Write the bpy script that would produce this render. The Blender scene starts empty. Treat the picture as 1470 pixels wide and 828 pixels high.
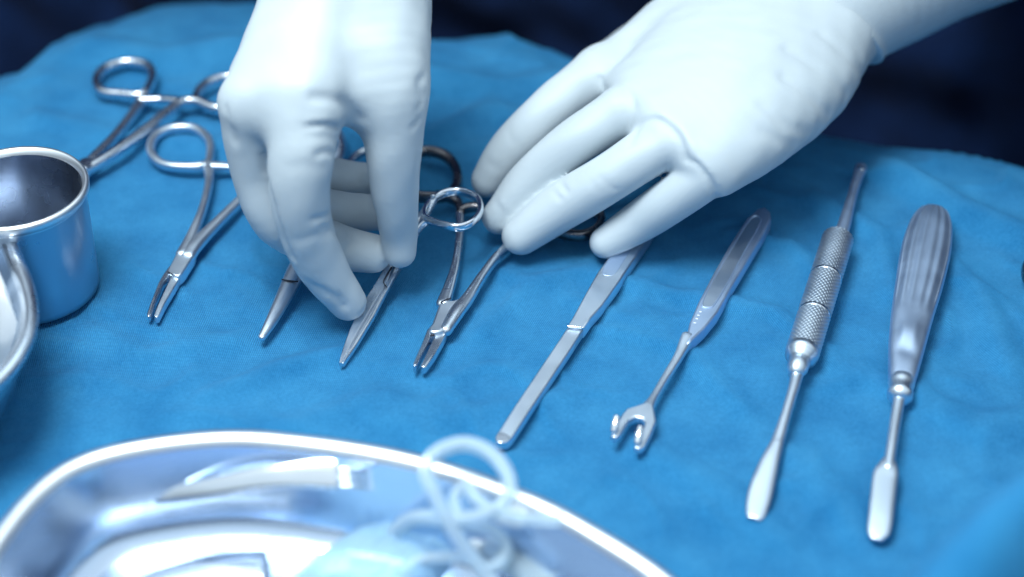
import bpy, bmesh, math, random
import numpy as np
from mathutils import Vector

random.seed(7)
rng = np.random.default_rng(5)
S = bpy.context.scene
COL = S.collection

# ------------------------------------------------------------------ camera
PITCH, DIST, FOCAL = math.radians(38.0), 0.65, 60.0
CAM = Vector((0, -DIST * math.cos(PITCH), DIST * math.sin(PITCH)))
FW = Vector((0, math.cos(PITCH), -math.sin(PITCH)))
UP = Vector((0, math.sin(PITCH), math.cos(PITCH)))
RT = Vector((1, 0, 0))
KPX = 36.0 / FOCAL / 1470.0


def ray(px, py):
    return FW + RT * ((px - 735) * KPX) - UP * ((py - 414) * KPX)


def G(px, py, z=0.0):
    """point of the table space seen at photo pixel (px, py) at height z (metres)"""
    d = ray(px, py)
    return CAM + d * ((z - CAM.z) / d.z)


def pxs(p):
    """metres per photo pixel at the depth of point p"""
    return (p - CAM).dot(FW) * KPX


cam_d = bpy.data.cameras.new('camera')
cam = bpy.data.objects.new('camera', cam_d)
COL.objects.link(cam)
cam.location = CAM
cam.rotation_euler = (math.pi / 2 - PITCH, 0, 0)
cam_d.lens = FOCAL
cam_d.sensor_width = 36
cam_d.clip_start = 0.02
cam_d.clip_end = 50
cam_d.dof.use_dof = True
cam_d.dof.focus_distance = (G(600, 440, 0.006) - CAM).dot(FW)
cam_d.dof.aperture_fstop = 4.0
cam_d.dof.aperture_blades = 0
S.camera = cam

S.view_settings.view_transform = 'Standard'
S.view_settings.look = 'None'
S.view_settings.exposure = 0.12
S.view_settings.gamma = 1


# ------------------------------------------------------------------ materials
def mat(name, color, rough=0.5, metal=0.0, **kw):
    m = bpy.data.materials.new(name)
    m.use_nodes = True
    b = m.node_tree.nodes['Principled BSDF']
    b.inputs['Base Color'].default_value = (*color, 1)
    b.inputs['Roughness'].default_value = rough
    b.inputs['Metallic'].default_value = metal
    for k, v in kw.items():
        b.inputs[k].default_value = v
    return m


def nodes(m):
    nt = m.node_tree
    return nt, nt.nodes['Principled BSDF'], nt.nodes.new, nt.links.new


def steel(name, color, rough, bump=0.04, scale=900, streak=None, smudge=0.10):
    m = mat(name, color, rough, 1.0)
    nt, b, N, L = nodes(m)
    tc = N('ShaderNodeTexCoord')
    mp = N('ShaderNodeMapping')
    L(tc.outputs['Object'], mp.inputs['Vector'])
    if streak:
        mp.inputs['Scale'].default_value = streak
    nz = N('ShaderNodeTexNoise')
    nz.inputs['Scale'].default_value = scale
    nz.inputs['Detail'].default_value = 3
    L(mp.outputs['Vector'], nz.inputs['Vector'])
    bp = N('ShaderNodeBump')
    bp.inputs['Strength'].default_value = max(bump, 0.0)
    bp.inputs['Distance'].default_value = 0.0005
    L(nz.outputs['Fac'], bp.inputs['Height'])
    if bump > 0.015:
        L(bp.outputs['Normal'], b.inputs['Normal'])
    n2 = N('ShaderNodeTexNoise')
    n2.inputs['Scale'].default_value = 90
    n2.inputs['Detail'].default_value = 2
    L(tc.outputs['Object'], n2.inputs['Vector'])
    mr = N('ShaderNodeMapRange')
    mr.inputs['From Min'].default_value = 0.3
    mr.inputs['From Max'].default_value = 0.7
    mr.inputs['To Min'].default_value = max(0.03, rough - smudge)
    mr.inputs['To Max'].default_value = rough + smudge
    L(n2.outputs['Fac'], mr.inputs['Value'])
    L(mr.outputs['Result'], b.inputs['Roughness'])
    return m


M = {}
M['steel'] = steel('polished_steel', (0.66, 0.72, 0.80), 0.27, 0.0, smudge=0.04)
M['satin'] = steel('satin_steel', (0.52, 0.65, 0.84), 0.47, 0.0, 1600, smudge=0.04)
M['satin_light'] = steel('pale_satin_steel', (0.68, 0.77, 0.87), 0.38, 0.0, 1500, smudge=0.05)
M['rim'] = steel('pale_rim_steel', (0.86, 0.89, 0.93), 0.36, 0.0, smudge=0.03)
M['mirror'] = steel('mirror_steel', (0.78, 0.83, 0.90), 0.18, 0.004, 500, smudge=0.03)
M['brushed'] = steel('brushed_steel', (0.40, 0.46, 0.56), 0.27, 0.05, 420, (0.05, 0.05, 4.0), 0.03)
M['gilt'] = steel('bronzed_steel', (0.21, 0.20, 0.21), 0.25, 0.0)
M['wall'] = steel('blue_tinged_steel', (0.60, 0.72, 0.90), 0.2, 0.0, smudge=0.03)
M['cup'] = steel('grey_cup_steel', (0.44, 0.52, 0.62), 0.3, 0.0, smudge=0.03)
M['floor'] = steel('dark_basin_steel', (0.46, 0.58, 0.74), 0.26, 0.0, smudge=0.05)  # darker steel tone that holds back lamp glare on the basin floor
M['tubing'] = mat('clear_tubing', (0.70, 0.84, 0.94), 0.3, 0, **{'Transmission Weight': 0.6, 'IOR': 1.25})
M['packet'] = mat('pale_blue_plastic', (0.42, 0.64, 0.80), 0.4, 0, **{'Transmission Weight': 0.45, 'IOR': 1.15})
M['gauze'] = mat('white_gauze', (0.82, 0.85, 0.88), 0.95)
M['slot'] = mat('dark_slot', (0.01, 0.015, 0.03), 0.6)
M['etch'] = mat('pale_etching', (0.8, 0.82, 0.85), 0.7)


def cloth_mat(name, c1, c2, weave=1.0):
    m = mat(name, c1, 0.88)
    nt, b, N, L = nodes(m)
    b.inputs['Sheen Weight'].default_value = 0.03
    b.inputs['Specular IOR Level'].default_value = 0.2
    tc = N('ShaderNodeTexCoord')
    n1 = N('ShaderNodeTexNoise')
    n1.inputs['Scale'].default_value = 38
    n1.inputs['Detail'].default_value = 7
    n1.inputs['Roughness'].default_value = 0.62
    L(tc.outputs['Object'], n1.inputs['Vector'])
    n3 = N('ShaderNodeTexNoise')          # yarn slubs
    n3.inputs['Scale'].default_value = 900
    n3.inputs['Detail'].default_value = 2
    L(tc.outputs['Object'], n3.inputs['Vector'])
    mx = N('ShaderNodeMix')
    mx.data_type = 'RGBA'
    mx.inputs['A'].default_value = (*c1, 1)
    mx.inputs['B'].default_value = (*c2, 1)
    ad = N('ShaderNodeMath')
    ad.operation = 'MULTIPLY_ADD'
    ad.inputs[1].default_value = 0.22
    L(n3.outputs['Fac'], ad.inputs[0])
    m2 = N('ShaderNodeMath')
    m2.operation = 'MULTIPLY'
    m2.inputs[1].default_value = 0.5
    L(n1.outputs['Fac'], m2.inputs[0])
    L(m2.outputs[0], ad.inputs[2])
    mr = N('ShaderNodeMapRange')
    mr.inputs['From Min'].default_value = 0.20
    mr.inputs['From Max'].default_value = 0.52
    L(ad.outputs[0], mr.inputs['Value'])
    L(mx.outputs['Result'], b.inputs['Base Color'])
    w = []
    for ang, sc, dist in ((-0.36, 470, 0.3), (1.15, 520, 0.3)):
        mp = N('ShaderNodeMapping')
        mp.inputs['Rotation'].default_value = (0, 0, ang)
        L(tc.outputs['Object'], mp.inputs['Vector'])
        wv = N('ShaderNodeTexWave')
        wv.inputs['Scale'].default_value = sc
        wv.inputs['Distortion'].default_value = dist
        wv.inputs['Detail Scale'].default_value = 1.0
        L(mp.outputs['Vector'], wv.inputs['Vector'])
        w.append(wv)
    mu = N('ShaderNodeMath')
    mu.operation = 'ADD'
    L(w[0].outputs['Fac'], mu.inputs[0])
    mm = N('ShaderNodeMath')
    mm.operation = 'MULTIPLY'
    mm.inputs[1].default_value = 0.45
    L(w[1].outputs['Fac'], mm.inputs[0])
    L(mm.outputs[0], mu.inputs[1])
    m4 = N('ShaderNodeMath')
    m4.operation = 'MULTIPLY_ADD'
    m4.inputs[1].default_value = 0.45
    L(n3.outputs['Fac'], m4.inputs[0])
    L(mu.outputs[0], m4.inputs[2])
    bp = N('ShaderNodeBump')
    bp.inputs['Strength'].default_value = 1.0 * weave
    bp.inputs['Distance'].default_value = 0.00045
    yarn = N('ShaderNodeMath')          # pale weft showing between the blue warp
    yarn.operation = 'MULTIPLY_ADD'
    yarn.inputs[1].default_value = 0.38
    L(w[0].outputs['Fac'], yarn.inputs[0])
    off = N('ShaderNodeMath')
    off.operation = 'SUBTRACT'
    off.inputs[1].default_value = 0.19
    L(mr.outputs['Result'], off.inputs[0])
    L(off.outputs[0], yarn.inputs[2])
    yarn.use_clamp = True
    L(yarn.outputs[0], mx.inputs['Factor'])
    L(m4.outputs[0], bp.inputs['Height'])
    L(bp.outputs['Normal'], b.inputs['Normal'])
    return m


M['cloth'] = cloth_mat('blue_cotton', (0.005, 0.180, 0.45), (0.052, 0.360, 0.71))
M['navy'] = cloth_mat('navy_cotton', (0.002, 0.010, 0.042), (0.005, 0.025, 0.10), 0.5)


def glove_mat():
    m = mat('white_latex', (0.495, 0.562, 0.612), 0.5)
    nt, b, N, L = nodes(m)
    b.inputs['Specular IOR Level'].default_value = 0.35
    b.inputs['Subsurface Weight'].default_value = 0.22
    b.inputs['Subsurface Radius'].default_value = (1.0, 1.0, 1.1)
    b.inputs['Subsurface Scale'].default_value = 0.003
    tc = N('ShaderNodeTexCoord')
    n1 = N('ShaderNodeTexNoise')
    n1.inputs['Scale'].default_value = 70
    n1.inputs['Detail'].default_value = 5
    L(tc.outputs['Object'], n1.inputs['Vector'])
    n2 = N('ShaderNodeTexNoise')
    n2.inputs['Scale'].default_value = 900
    n2.inputs['Detail'].default_value = 2
    L(tc.outputs['Object'], n2.inputs['Vector'])
    ad = N('ShaderNodeMath')
    ad.operation = 'MULTIPLY_ADD'
    ad.inputs[1].default_value = 0.06
    L(n2.outputs['Fac'], ad.inputs[0])
    L(n1.outputs['Fac'], ad.inputs[2])
    bp = N('ShaderNodeBump')
    bp.inputs['Strength'].default_value = 0.22
    bp.inputs['Distance'].default_value = 0.0012
    L(ad.outputs[0], bp.inputs['Height'])
    L(bp.outputs['Normal'], b.inputs['Normal'])
    return m


M['glove'] = glove_mat()


# ------------------------------------------------------------------ objects
def thing(name, label, cat, loc, group=None):
    o = bpy.data.objects.new(name, None)
    o.empty_display_size = 0.01
    COL.objects.link(o)
    o.location = loc
    o['label'] = label
    o['category'] = cat
    if group:
        o['group'] = group
    return o


def root_of(o):
    while o.parent:
        o = o.parent
    return o


class MB:
    def __init__(self):
        self.v, self.f, self.flat = [], [], []

    def add(self, vs, fs, flat=False):
        n = len(self.v)
        self.v += [Vector(v) for v in vs]
        self.f += [tuple(i + n for i in f) for f in fs]
        self.flat += [flat] * len(fs)
        return self

    def build(self, name, m, parent=None, label=None):
        off = Vector(root_of(parent).location) if parent else Vector((0, 0, 0))
        me = bpy.data.meshes.new(name)
        me.from_pydata([v - off for v in self.v], [], self.f)
        me.polygons.foreach_set('use_smooth', [not x for x in self.flat])
        me.materials.append(m)
        me.validate()
        bm = bmesh.new()
        bm.from_mesh(me)
        bmesh.ops.recalc_face_normals(bm, faces=bm.faces)
        bm.to_mesh(me)
        bm.free()
        o = bpy.data.objects.new(name, me)
        COL.objects.link(o)
        if parent:
            o.parent = parent
        if label:
            o['label'] = label
        return o


def catmull(pts, n, closed=False):
    P = [np.array(p, float) for p in pts]
    out = []
    m = len(P)
    segs = m if closed else m - 1
    for i in range(segs):
        if closed:
            a, b, c, d = P[(i - 1) % m], P[i], P[(i + 1) % m], P[(i + 2) % m]
        else:
            b, c = P[i], P[i + 1]
            a = P[i - 1] if i > 0 else 2 * b - c
            d = P[i + 2] if i + 2 < m else 2 * c - b
        for k in range(n):
            t = k / n
            out.append(0.5 * ((2 * b) + (c - a) * t + (2 * a - 5 * b + 4 * c - d) * t * t + (3 * b - a - 3 * c + d) * t ** 3))
    if not closed:
        out.append(P[-1])
    return out


def sweep(mb, pts, sub=8, sec=24, ex=2.0, closed=False, up=(0, 0, 1), round_ends=(True, True), flat=False):
    """pts: (x, y, z, width, height) in metres; superellipse section, width across, height along 'up'"""
    R = catmull(pts, sub, closed)
    if not closed:
        def cap(r0, r1):
            d = r0[:3] - r1[:3]
            d = d / (np.linalg.norm(d) + 1e-12)
            L = min(r0[3], r0[4]) * 0.5
            out = []
            for t in (0.35, 0.65, 0.86, 0.97):
                q = r0.copy()
                q[:3] = r0[:3] + d * L * t
                s = math.sqrt(max(0.0, 1 - t * t))
                q[3] = max(r0[3] - 2 * L * (1 - s), r0[3] * 0.02)
                q[4] *= max(s, 0.02)
                out.append(q)
            return out
        if round_ends[0]:
            R = cap(R[0], R[1])[::-1] + R
        if round_ends[1]:
            R = R + cap(R[-1], R[-2])
    P = [r[:3] for r in R]
    n = len(R)
    vs, fs = [], []
    U0 = np.array(up, float)
    for i in range(n):
        if closed:
            t = P[(i + 1) % n] - P[i - 1]
        else:
            t = P[min(i + 1, n - 1)] - P[max(i - 1, 0)]
        t = t / (np.linalg.norm(t) + 1e-12)
        w = np.cross(t, U0)
        w /= (np.linalg.norm(w) + 1e-12)
        u = np.cross(w, t)
        for k in range(sec):
            a = 2 * math.pi * k / sec + math.pi / sec
            c, s = math.cos(a), math.sin(a)
            cx = math.copysign(abs(c) ** (2 / ex), c) * max(R[i][3], 1e-5) / 2
            cy = math.copysign(abs(s) ** (2 / ex), s) * max(R[i][4], 1e-5) / 2
            vs.append(P[i] + w * cx + u * cy)
    m = n if closed else n - 1
    for i in range(m):
        j = (i + 1) % n
        for k in range(sec):
            l = (k + 1) % sec
            fs.append((i * sec + k, i * sec + l, j * sec + l, j * sec + k))
    if not closed:
        fs.append(tuple(range(sec))[::-1])
        fs.append(tuple((n - 1) * sec + k for k in range(sec)))
    mb.add(vs, fs, flat)
    return mb


def Q(px, py, z, w, h):
    """sweep point: photo px, height z in mm, width in px, thickness in mm"""
    p = G(px, py, z / 1000)
    return (*p, w * pxs(p), h / 1000)


def plate(mb, outline, zt, thick, bevel=0.4, sub=0, tilt=None):
    """flat bar cut to an outline (photo px at the height of its top face, mm), with softened edges"""
    o2 = outline
    if sub:
        o2 = [tuple(p) for p in catmull([(x, y, 0) for x, y in outline], sub, True)]
    top = [G(p[0], p[1], (zt if tilt is None else tilt(p[0], p[1])) / 1000) for p in o2]
    c = sum(top, Vector()) / len(top)
    b = bevel / 1000
    n = len(top)
    area = sum(top[i].x * top[(i + 1) % n].y - top[(i + 1) % n].x * top[i].y for i in range(n))
    sg = 1 if area > 0 else -1
    ins = []
    for i in range(n):
        d = (top[(i + 1) % n] - top[i - 1])
        nn = Vector((-d.y, d.x, 0)).normalized() * sg
        ins.append(nn)
    rows = [[top[i] + ins[i] * b for i in range(n)],
            [top[i] + ins[i] * b * 0.3 - Vector((0, 0, b * 0.3)) for i in range(n)],
            [top[i] - Vector((0, 0, b)) for i in range(n)],
            [top[i] - Vector((0, 0, thick / 1000)) for i in range(n)]]
    vs = [v for r in rows for v in r]
    fs = []
    for r in range(3):
        for i in range(n):
            j = (i + 1) % n
            fs.append((r * n + i, r * n + j, (r + 1) * n + j, (r + 1) * n + i))
    fl = len(fs)
    mb.add(vs, fs, False)
    mb.add(rows[0], [tuple(range(n))], True)
    mb.add(rows[3], [tuple(range(n))[::-1]], True)
    return mb


# ------------------------------------------------------------------ drape and backdrop
EDGE_X = [-0.9, -0.35, -0.250, -0.232, -0.215, -0.180, -0.133, -0.041, -0.005, 0.03, 0.134, 0.173, 0.214, 0.30, 0.9]
EDGE_Y = [0.06, 0.135, 0.160, 0.180, 0.240, 0.268, 0.268, 0.208, 0.195, 0.173, 0.112, 0.099, 0.083, 0.04, -0.25]


def wave_noise(x, y, scale, seed, n=9):
    r = np.random.default_rng(seed)
    out = np.zeros_like(x)
    for _ in range(n):
        a = r.uniform(0, math.pi)
        k = 2 * math.pi / scale * r.uniform(0.6, 1.7)
        out += np.sin(k * (x * math.cos(a) + y * math.sin(a)) + r.uniform(0, 6.28) + 0.9 * np.sin(k * 0.6 * (x * math.sin(a) - y * math.cos(a)) + r.uniform(0, 6)))
    return out / n


def crease(x, y, pts, width, depth):
    """soft fold running along a polyline of photo pixels"""
    P = [G(a, b) for a, b in pts]
    d = np.full_like(x, 9.0)
    sd = np.zeros_like(x)
    for a, b in zip(P[:-1], P[1:]):
        dx, dy = b.x - a.x, b.y - a.y
        L2 = dx * dx + dy * dy
        t = np.clip(((x - a.x) * dx + (y - a.y) * dy) / L2, 0, 1)
        ex, ey = x - a.x - t * dx, y - a.y - t * dy
        dd = np.hypot(ex, ey)
        s = (dx * (y - a.y) - dy * (x - a.x)) / math.sqrt(L2)
        sd = np.where(dd < d, s, sd)
        d = np.minimum(d, dd)
    return 3.4 * depth * np.exp(-(d / width) ** 2) * (0.55 - np.tanh(sd / width * 1.2) * 0.6)


def drape_height(x, y):
    z = 0.0017 * wave_noise(x, y, 0.075, 3) + 0.0009 * wave_noise(x, y, 0.032, 11) + 0.00022 * wave_noise(x, y, 0.013, 21)
    rid = 1 - np.abs(wave_noise(x, y, 0.060, 77, 7)) * 5.0
    z = z + 0.0024 * np.clip(rid, 0, 1) ** 2 * np.clip(0.5 + wave_noise(x, y, 0.11, 78) * 2, 0, 1)
    rid = 1 - np.abs(wave_noise(x + 0.3 * y, y, 0.035, 91, 7)) * 6.0
    z = z + 0.0008 * np.clip(rid, 0, 1) ** 2 * np.clip(0.3 + wave_noise(x, y, 0.09, 92) * 2.5, 0, 1)
    for pts, w, dp in (
            ([(300, 560), (400, 520), (480, 500)], 0.006, 0.0016), ([(690, 470), (760, 400), (840, 385), (990, 420)], 0.005, 0.0014),
            ([(1010, 420), (1120, 440), (1210, 520), (1300, 560)], 0.006, 0.0016), ([(1330, 330), (1420, 420), (1460, 520)], 0.007, 0.002),
            ([(1180, 280), (1270, 330), (1290, 420)], 0.006, 0.0016), ([(1290, 240), (1380, 290), (1470, 330)], 0.009, 0.004),
            ([(150, 470), (210, 500), (330, 480)], 0.007, 0.0014), ([(560, 560), (650, 590), (800, 560)], 0.007, 0.0012),
            ([(940, 640), (1040, 690), (1120, 760)], 0.007, 0.0016), ([(620, 100), (720, 120), (800, 110)], 0.010, 0.004),
            ([(640, 180), (700, 150), (760, 165)], 0.008, 0.003), ([(60, 160), (180, 190), (330, 200)], 0.008, 0.0015),
            ([(140, 60), (230, 75), (330, 60)], 0.012, 0.004), ([(1060, 330), (1150, 350), (1200, 420)], 0.005, 0.0012),
            ([(1330, 560), (1400, 600), (1470, 590)], 0.008, 0.002), ([(420, 600), (520, 570), (600, 600)], 0.008, 0.0012),
            ([(1140, 640), (1210, 690), (1240, 760)], 0.008, 0.0014), ([(830, 420), (960, 470), (1080, 580)], 0.006, 0.0010)):
        z = z + crease(x, y, pts, w, dp)
    z = z - 0.0018
    # the cloth lies flat under the tools: limit how far folds rise there
    z = np.where(z > 0.0009, 0.0012 + (z - 0.0012) * 0.5, z)
    # heaped fold in the near right corner
    hc = G(1500, 700, 0.10)
    cx, cy = hc.x, hc.y
    u = ((x - cx) * 0.80 + (y - cy) * 0.60)
    v = ((x - cx) * -0.60 + (y - cy) * 0.80)
    z = z + 0.105 * np.exp(-(u / 0.080) ** 2 - (np.abs(v) / 0.030) ** 2.2)
    # far edge: rolls over and hangs down
    ex = np.interp(x, EDGE_X, EDGE_Y)
    for _ in range(1):
        ex = (np.interp(x - 0.008, EDGE_X, EDGE_Y) + ex * 2 + np.interp(x + 0.008, EDGE_X, EDGE_Y)) / 4
    s = (y - ex) * 0.9 + 0.009 * wave_noise(x, y * 0.4, 0.10, 31)
    lead = np.interp(x, [-0.5, -0.26, -0.2, -0.1, 0.0], [0.02, 0.025, 0.075, 0.070, 0.02])
    q = np.clip(s + lead, 0, None)
    q0 = lead + 0.03
    drop = np.where(q < q0, q * q * 0.45 / q0, 0.45 * q0 + (q - q0) * 2.6)
    return z - drop


def make_drape():
    xs = np.arange(-0.62, 0.62, 0.0022)
    ys = np.arange(-0.42, 0.36, 0.0022)
    X, Y = np.meshgrid(xs, ys)
    Z = np.maximum(drape_height(X, Y), -0.42)
    ny, nx = X.shape
    co = np.stack([X, Y, Z], -1).reshape(-1, 3).astype(np.float32)
    i = np.arange(ny * nx).reshape(ny, nx)
    f = np.stack([i[:-1, :-1], i[:-1, 1:], i[1:, 1:], i[1:, :-1]], -1).reshape(-1, 4)
    return np_obj('drape', co, f, M['cloth'])


def np_obj(name, co, quads, m, parent=None, label=None):
    off = np.array(root_of(parent).location, np.float32) if parent else np.zeros(3, np.float32)
    me = bpy.data.meshes.new(name)
    me.vertices.add(len(co))
    me.vertices.foreach_set('co', (co - off).astype(np.float32).ravel())
    me.loops.add(quads.size)
    me.loops.foreach_set('vertex_index', quads.astype(np.int32).ravel())
    me.polygons.add(len(quads))
    me.polygons.foreach_set('loop_start', np.arange(0, quads.size, 4, dtype=np.int32))
    me.polygons.foreach_set('use_smooth', np.ones(len(quads), bool))
    me.update(calc_edges=True)
    me.validate()
    me.materials.append(m)
    o = bpy.data.objects.new(name, me)
    COL.objects.link(o)
    if parent:
        o.parent = parent
    if label:
        o['label'] = label
    return o


dr = make_drape()
dr['kind'] = 'structure'


def make_backdrop():
    u = np.linspace(-0.75, 0.75, 300)
    h = np.linspace(-0.5, 0.40, 160)
    U, H = np.meshgrid(u, h)
    base = np.interp(U, [-0.75, -0.28, -0.1, 0.1, 0.35, 0.75], [0.33, 0.36, 0.36, 0.31, 0.21, 0.02])
    fold = 0.034 * wave_noise(U + 0.12 * H, H * 0.25, 0.14, 51) + 0.017 * wave_noise(U + 0.3 * H, H * 0.5, 0.06, 52)
    co = np.stack([U, base + fold - 0.06 * H, H], -1).reshape(-1, 3)
    ny, nx = U.shape
    i = np.arange(ny * nx).reshape(ny, nx)
    f = np.stack([i[:-1, :-1], i[:-1, 1:], i[1:, 1:], i[1:, :-1]], -1).reshape(-1, 4)
    o = np_obj('backdrop', co, f, M['navy'])
    o['kind'] = 'structure'


make_backdrop()

# ------------------------------------------------------------------ implicit surfaces for the gloved hands
VOX = 0.00098


def P3(px, py, z):
    return np.array(G(px, py, z / 1000), np.float32)


def capsule(X, a, b, ra, rb):
    ba = b - a
    pa = X - a
    h = np.clip(pa @ ba / (ba @ ba + 1e-12), 0, 1)
    return np.sqrt(((pa - h[:, None] * ba) ** 2).sum(1)) - (ra + (rb - ra) * h)


def smin(a, b, k):
    h = np.maximum(k - np.abs(a - b), 0) / k
    return np.minimum(a, b) - h * h * k * 0.25


def chain(X, pts, k=0.003):
    """pts: (px, py, z mm, r mm): a tube of smoothly varying radius along a smooth centre line"""
    W3 = [(*P3(*p[:3]), p[3] / 1000) for p in pts]
    if len(W3) > 2:
        W3 = catmull(W3, 7)
    W3 = np.array(W3, np.float32)
    d = None
    for p, q in zip(W3[:-1], W3[1:]):
        c = capsule(X, p[:3], q[:3], p[3], q[3])
        d = c if d is None else np.minimum(d, c)
    return d


def polydist(X, P):
    d = np.full(len(X), 9.0, np.float32)
    for a, b in zip(P[:-1], P[1:]):
        ba = b - a
        pa = X - a
        h = np.clip(pa @ ba / (ba @ ba + 1e-12), 0, 1)
        d = np.minimum(d, np.sqrt(((pa - h[:, None] * ba) ** 2).sum(1)))
    return d


def snap(sdf, px, py):
    d = np.array(ray(px, py), np.float32)
    t = np.linspace(0.35, 0.95, 900).astype(np.float32)
    X = np.array(CAM, np.float32) + t[:, None] * d
    F = sdf(X)
    w = np.nonzero(F < 0)[0]
    i = w[0] if len(w) else int(np.argmin(F))
    return X[i]


def with_creases(sdf, creases, gain=1.0):
    C = []
    for pts, width, amp in creases:
        if len(pts) > 2:
            pts = [tuple(p[:2]) for p in catmull([(a, b, 0) for a, b in pts], 4)]
        C.append((np.array([snap(sdf, *p) for p in pts]), width / 1000, amp * gain / 1000))

    def f(X):
        d = sdf(X)
        near = np.abs(d) < 0.006
        Xn = X[near]
        dd = d[near].copy()
        for P, w, a in C:
            q = polydist(Xn, P)
            dd += a * np.exp(-(q / (0.8 * w)) ** 2)
        # loose latex: very shallow irregular undulation
        n = np.zeros(len(Xn), np.float32)
        r = np.random.default_rng(3)
        for _ in range(8):
            v = r.normal(size=3)
            v = v / np.linalg.norm(v) * 2 * math.pi / r.uniform(0.008, 0.022)
            n += np.sin(Xn @ v.astype(np.float32) + r.uniform(0, 6.28))
        dd += 0.00006 * n
        d[near] = dd
        return d
    return f


def surface_nets(sdf, lo, hi, vox=VOX):
    lo = np.array(lo, np.float32)
    n = np.ceil((np.array(hi) - lo) / vox).astype(int) + 1
    ax = [lo[i] + vox * np.arange(n[i], dtype=np.float32) for i in range(3)]
    F = np.empty(tuple(n), np.float32)
    YZ = np.stack(np.meshgrid(ax[1], ax[2], indexing='ij'), -1).reshape(-1, 2)
    step = 12
    for i in range(0, n[0], step):
        xs = ax[0][i:i + step]
        X = np.concatenate([np.repeat(xs, len(YZ))[:, None], np.tile(YZ, (len(xs), 1))], 1)
        F[i:i + step] = sdf(X).reshape(len(xs), n[1], n[2])
    ins = F < 0
    c = np.zeros(tuple(n - 1), np.int8)
    for dx in (0, 1):
        for dy in (0, 1):
            for dz in (0, 1):
                c += ins[dx:n[0] - 1 + dx, dy:n[1] - 1 + dy, dz:n[2] - 1 + dz]
    act = (c > 0) & (c < 8)
    idx = np.full(act.shape, -1, np.int64)
    cells = np.argwhere(act)
    idx[act] = np.arange(len(cells))
    acc = np.zeros((len(cells), 3), np.float64)
    cnt = np.zeros(len(cells))
    corners = [(0, 0, 0), (1, 0, 0), (0, 1, 0), (1, 1, 0), (0, 0, 1), (1, 0, 1), (0, 1, 1), (1, 1, 1)]
    for a in range(8):
        for b in range(a + 1, 8):
            ca, cb = np.array(corners[a]), np.array(corners[b])
            if np.abs(ca - cb).sum() != 1:
                continue
            fa = F[tuple((cells + ca).T)]
            fb = F[tuple((cells + cb).T)]
            x = (fa < 0) != (fb < 0)
            t = np.where(x, fa / np.where(x, fa - fb, 1), 0)
            acc += np.where(x[:, None], ca + (cb - ca) * t[:, None], 0)
            cnt += x
    V = lo + vox * (cells + acc / cnt[:, None])
    quads = []
    for axis in range(3):
        o1, o2 = [(1, 2), (2, 0), (0, 1)][axis]
        sl = [slice(0, n[i] - 1) for i in range(3)]
        A = ins[tuple(sl)]
        sl2 = list(sl)
        sl2[axis] = slice(1, n[axis])
        B = ins[tuple(sl2)]
        e = np.argwhere(A != B)
        e = e[(e[:, o1] > 0) & (e[:, o2] > 0)]
        d1 = np.zeros(3, int)
        d1[o1] = 1
        d2 = np.zeros(3, int)
        d2[o2] = 1
        q = np.stack([idx[tuple((e - d1 - d2).T)], idx[tuple((e - d2).T)], idx[tuple(e.T)], idx[tuple((e - d1).T)]], -1)
        inside_first = A[tuple(e.T)]
        q[~inside_first] = q[~inside_first][:, ::-1]
        quads.append(q[(q >= 0).all(1)])
    return V.astype(np.float32), np.concatenate(quads)


def smooth_mesh(V, Fq, it=2, lam=0.5):
    for _ in range(it):
        acc = np.zeros_like(V)
        cnt = np.zeros(len(V))
        for a, b in ((0, 1), (1, 2), (2, 3), (3, 0)):
            np.add.at(acc, Fq[:, a], V[Fq[:, b]])
            np.add.at(acc, Fq[:, b], V[Fq[:, a]])
            np.add.at(cnt, Fq[:, a], 1)
            np.add.at(cnt, Fq[:, b], 1)
        V = V + lam * (acc / np.maximum(cnt, 1)[:, None] - V)
    return V


def bounds(pts, pad=0.006):
    P = np.array([P3(*p[:3]) for p in pts])
    R = np.array([p[3] / 1000 for p in pts])[:, None]
    return (P - R).min(0) - pad, (P + R).max(0) + pad


# --- hand reaching in from the upper right: fingers laid flat on the instruments
L_INDEX = [(905, 76, 50, 12.0), (853, 109, 46, 10.2), (786, 163, 36, 9.9), (731, 219, 21, 9.0), (702, 259, 10.5, 7.2)]
L_MID = [(940, 125, 54, 12), (885, 164, 49, 9.6), (822, 206, 39, 8.9), (760, 260, 23, 8.5), (717, 311, 10, 7.0)]
L_RING = [(1000, 168, 54, 12), (950, 206, 47, 9.8), (874, 255, 35, 9.4), (804, 298, 21, 9.2), (748, 338, 10, 7.6)]
L_PINKY = [(1075, 212, 46, 11), (1010, 255, 39, 8.8), (958, 291, 27, 8.6), (914, 320, 16, 8.0), (870, 348, 8.5, 6.4)]
L_PALM = [
    [(885, 97, 46, 11), (1020, 10, 58, 16), (1185, -60, 64, 17.5)],
    [(912, 130, 50, 11.5), (1030, 35, 59, 16), (1185, -40, 63, 17.5)],
    [(922, 152, 51, 11.5), (1040, 65, 59, 16), (1185, -22, 62, 17.5)],
    [(950, 172, 51, 11.5), (1055, 95, 58, 16), (1188, -5, 60, 17.5)],
    [(975, 193, 49, 11.5), (1070, 120, 56, 16), (1192, 12, 58, 17.5)],
    [(1005, 218, 46, 11.5), (1085, 150, 52, 16), (1197, 30, 56, 17)],
    [(1030, 238, 42, 11.8), (1090, 188, 47, 15), (1160, 118, 50, 17.5), (1200, 46, 54, 17)],
    [(895, 104, 40, 9), (960, 165, 40, 9), (1028, 236, 36, 9)],
]
L_ARM = [(1190, 8, 60, 23.5), (1212, -6, 62, 25), (1330, -78, 70, 30), (1470, -145, 80, 34)]
L_THUMB = [(1050, 20, 45, 15), (930, 60, 28, 11), (850, 110, 18, 9.5), (800, 150, 12, 8)]


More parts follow.
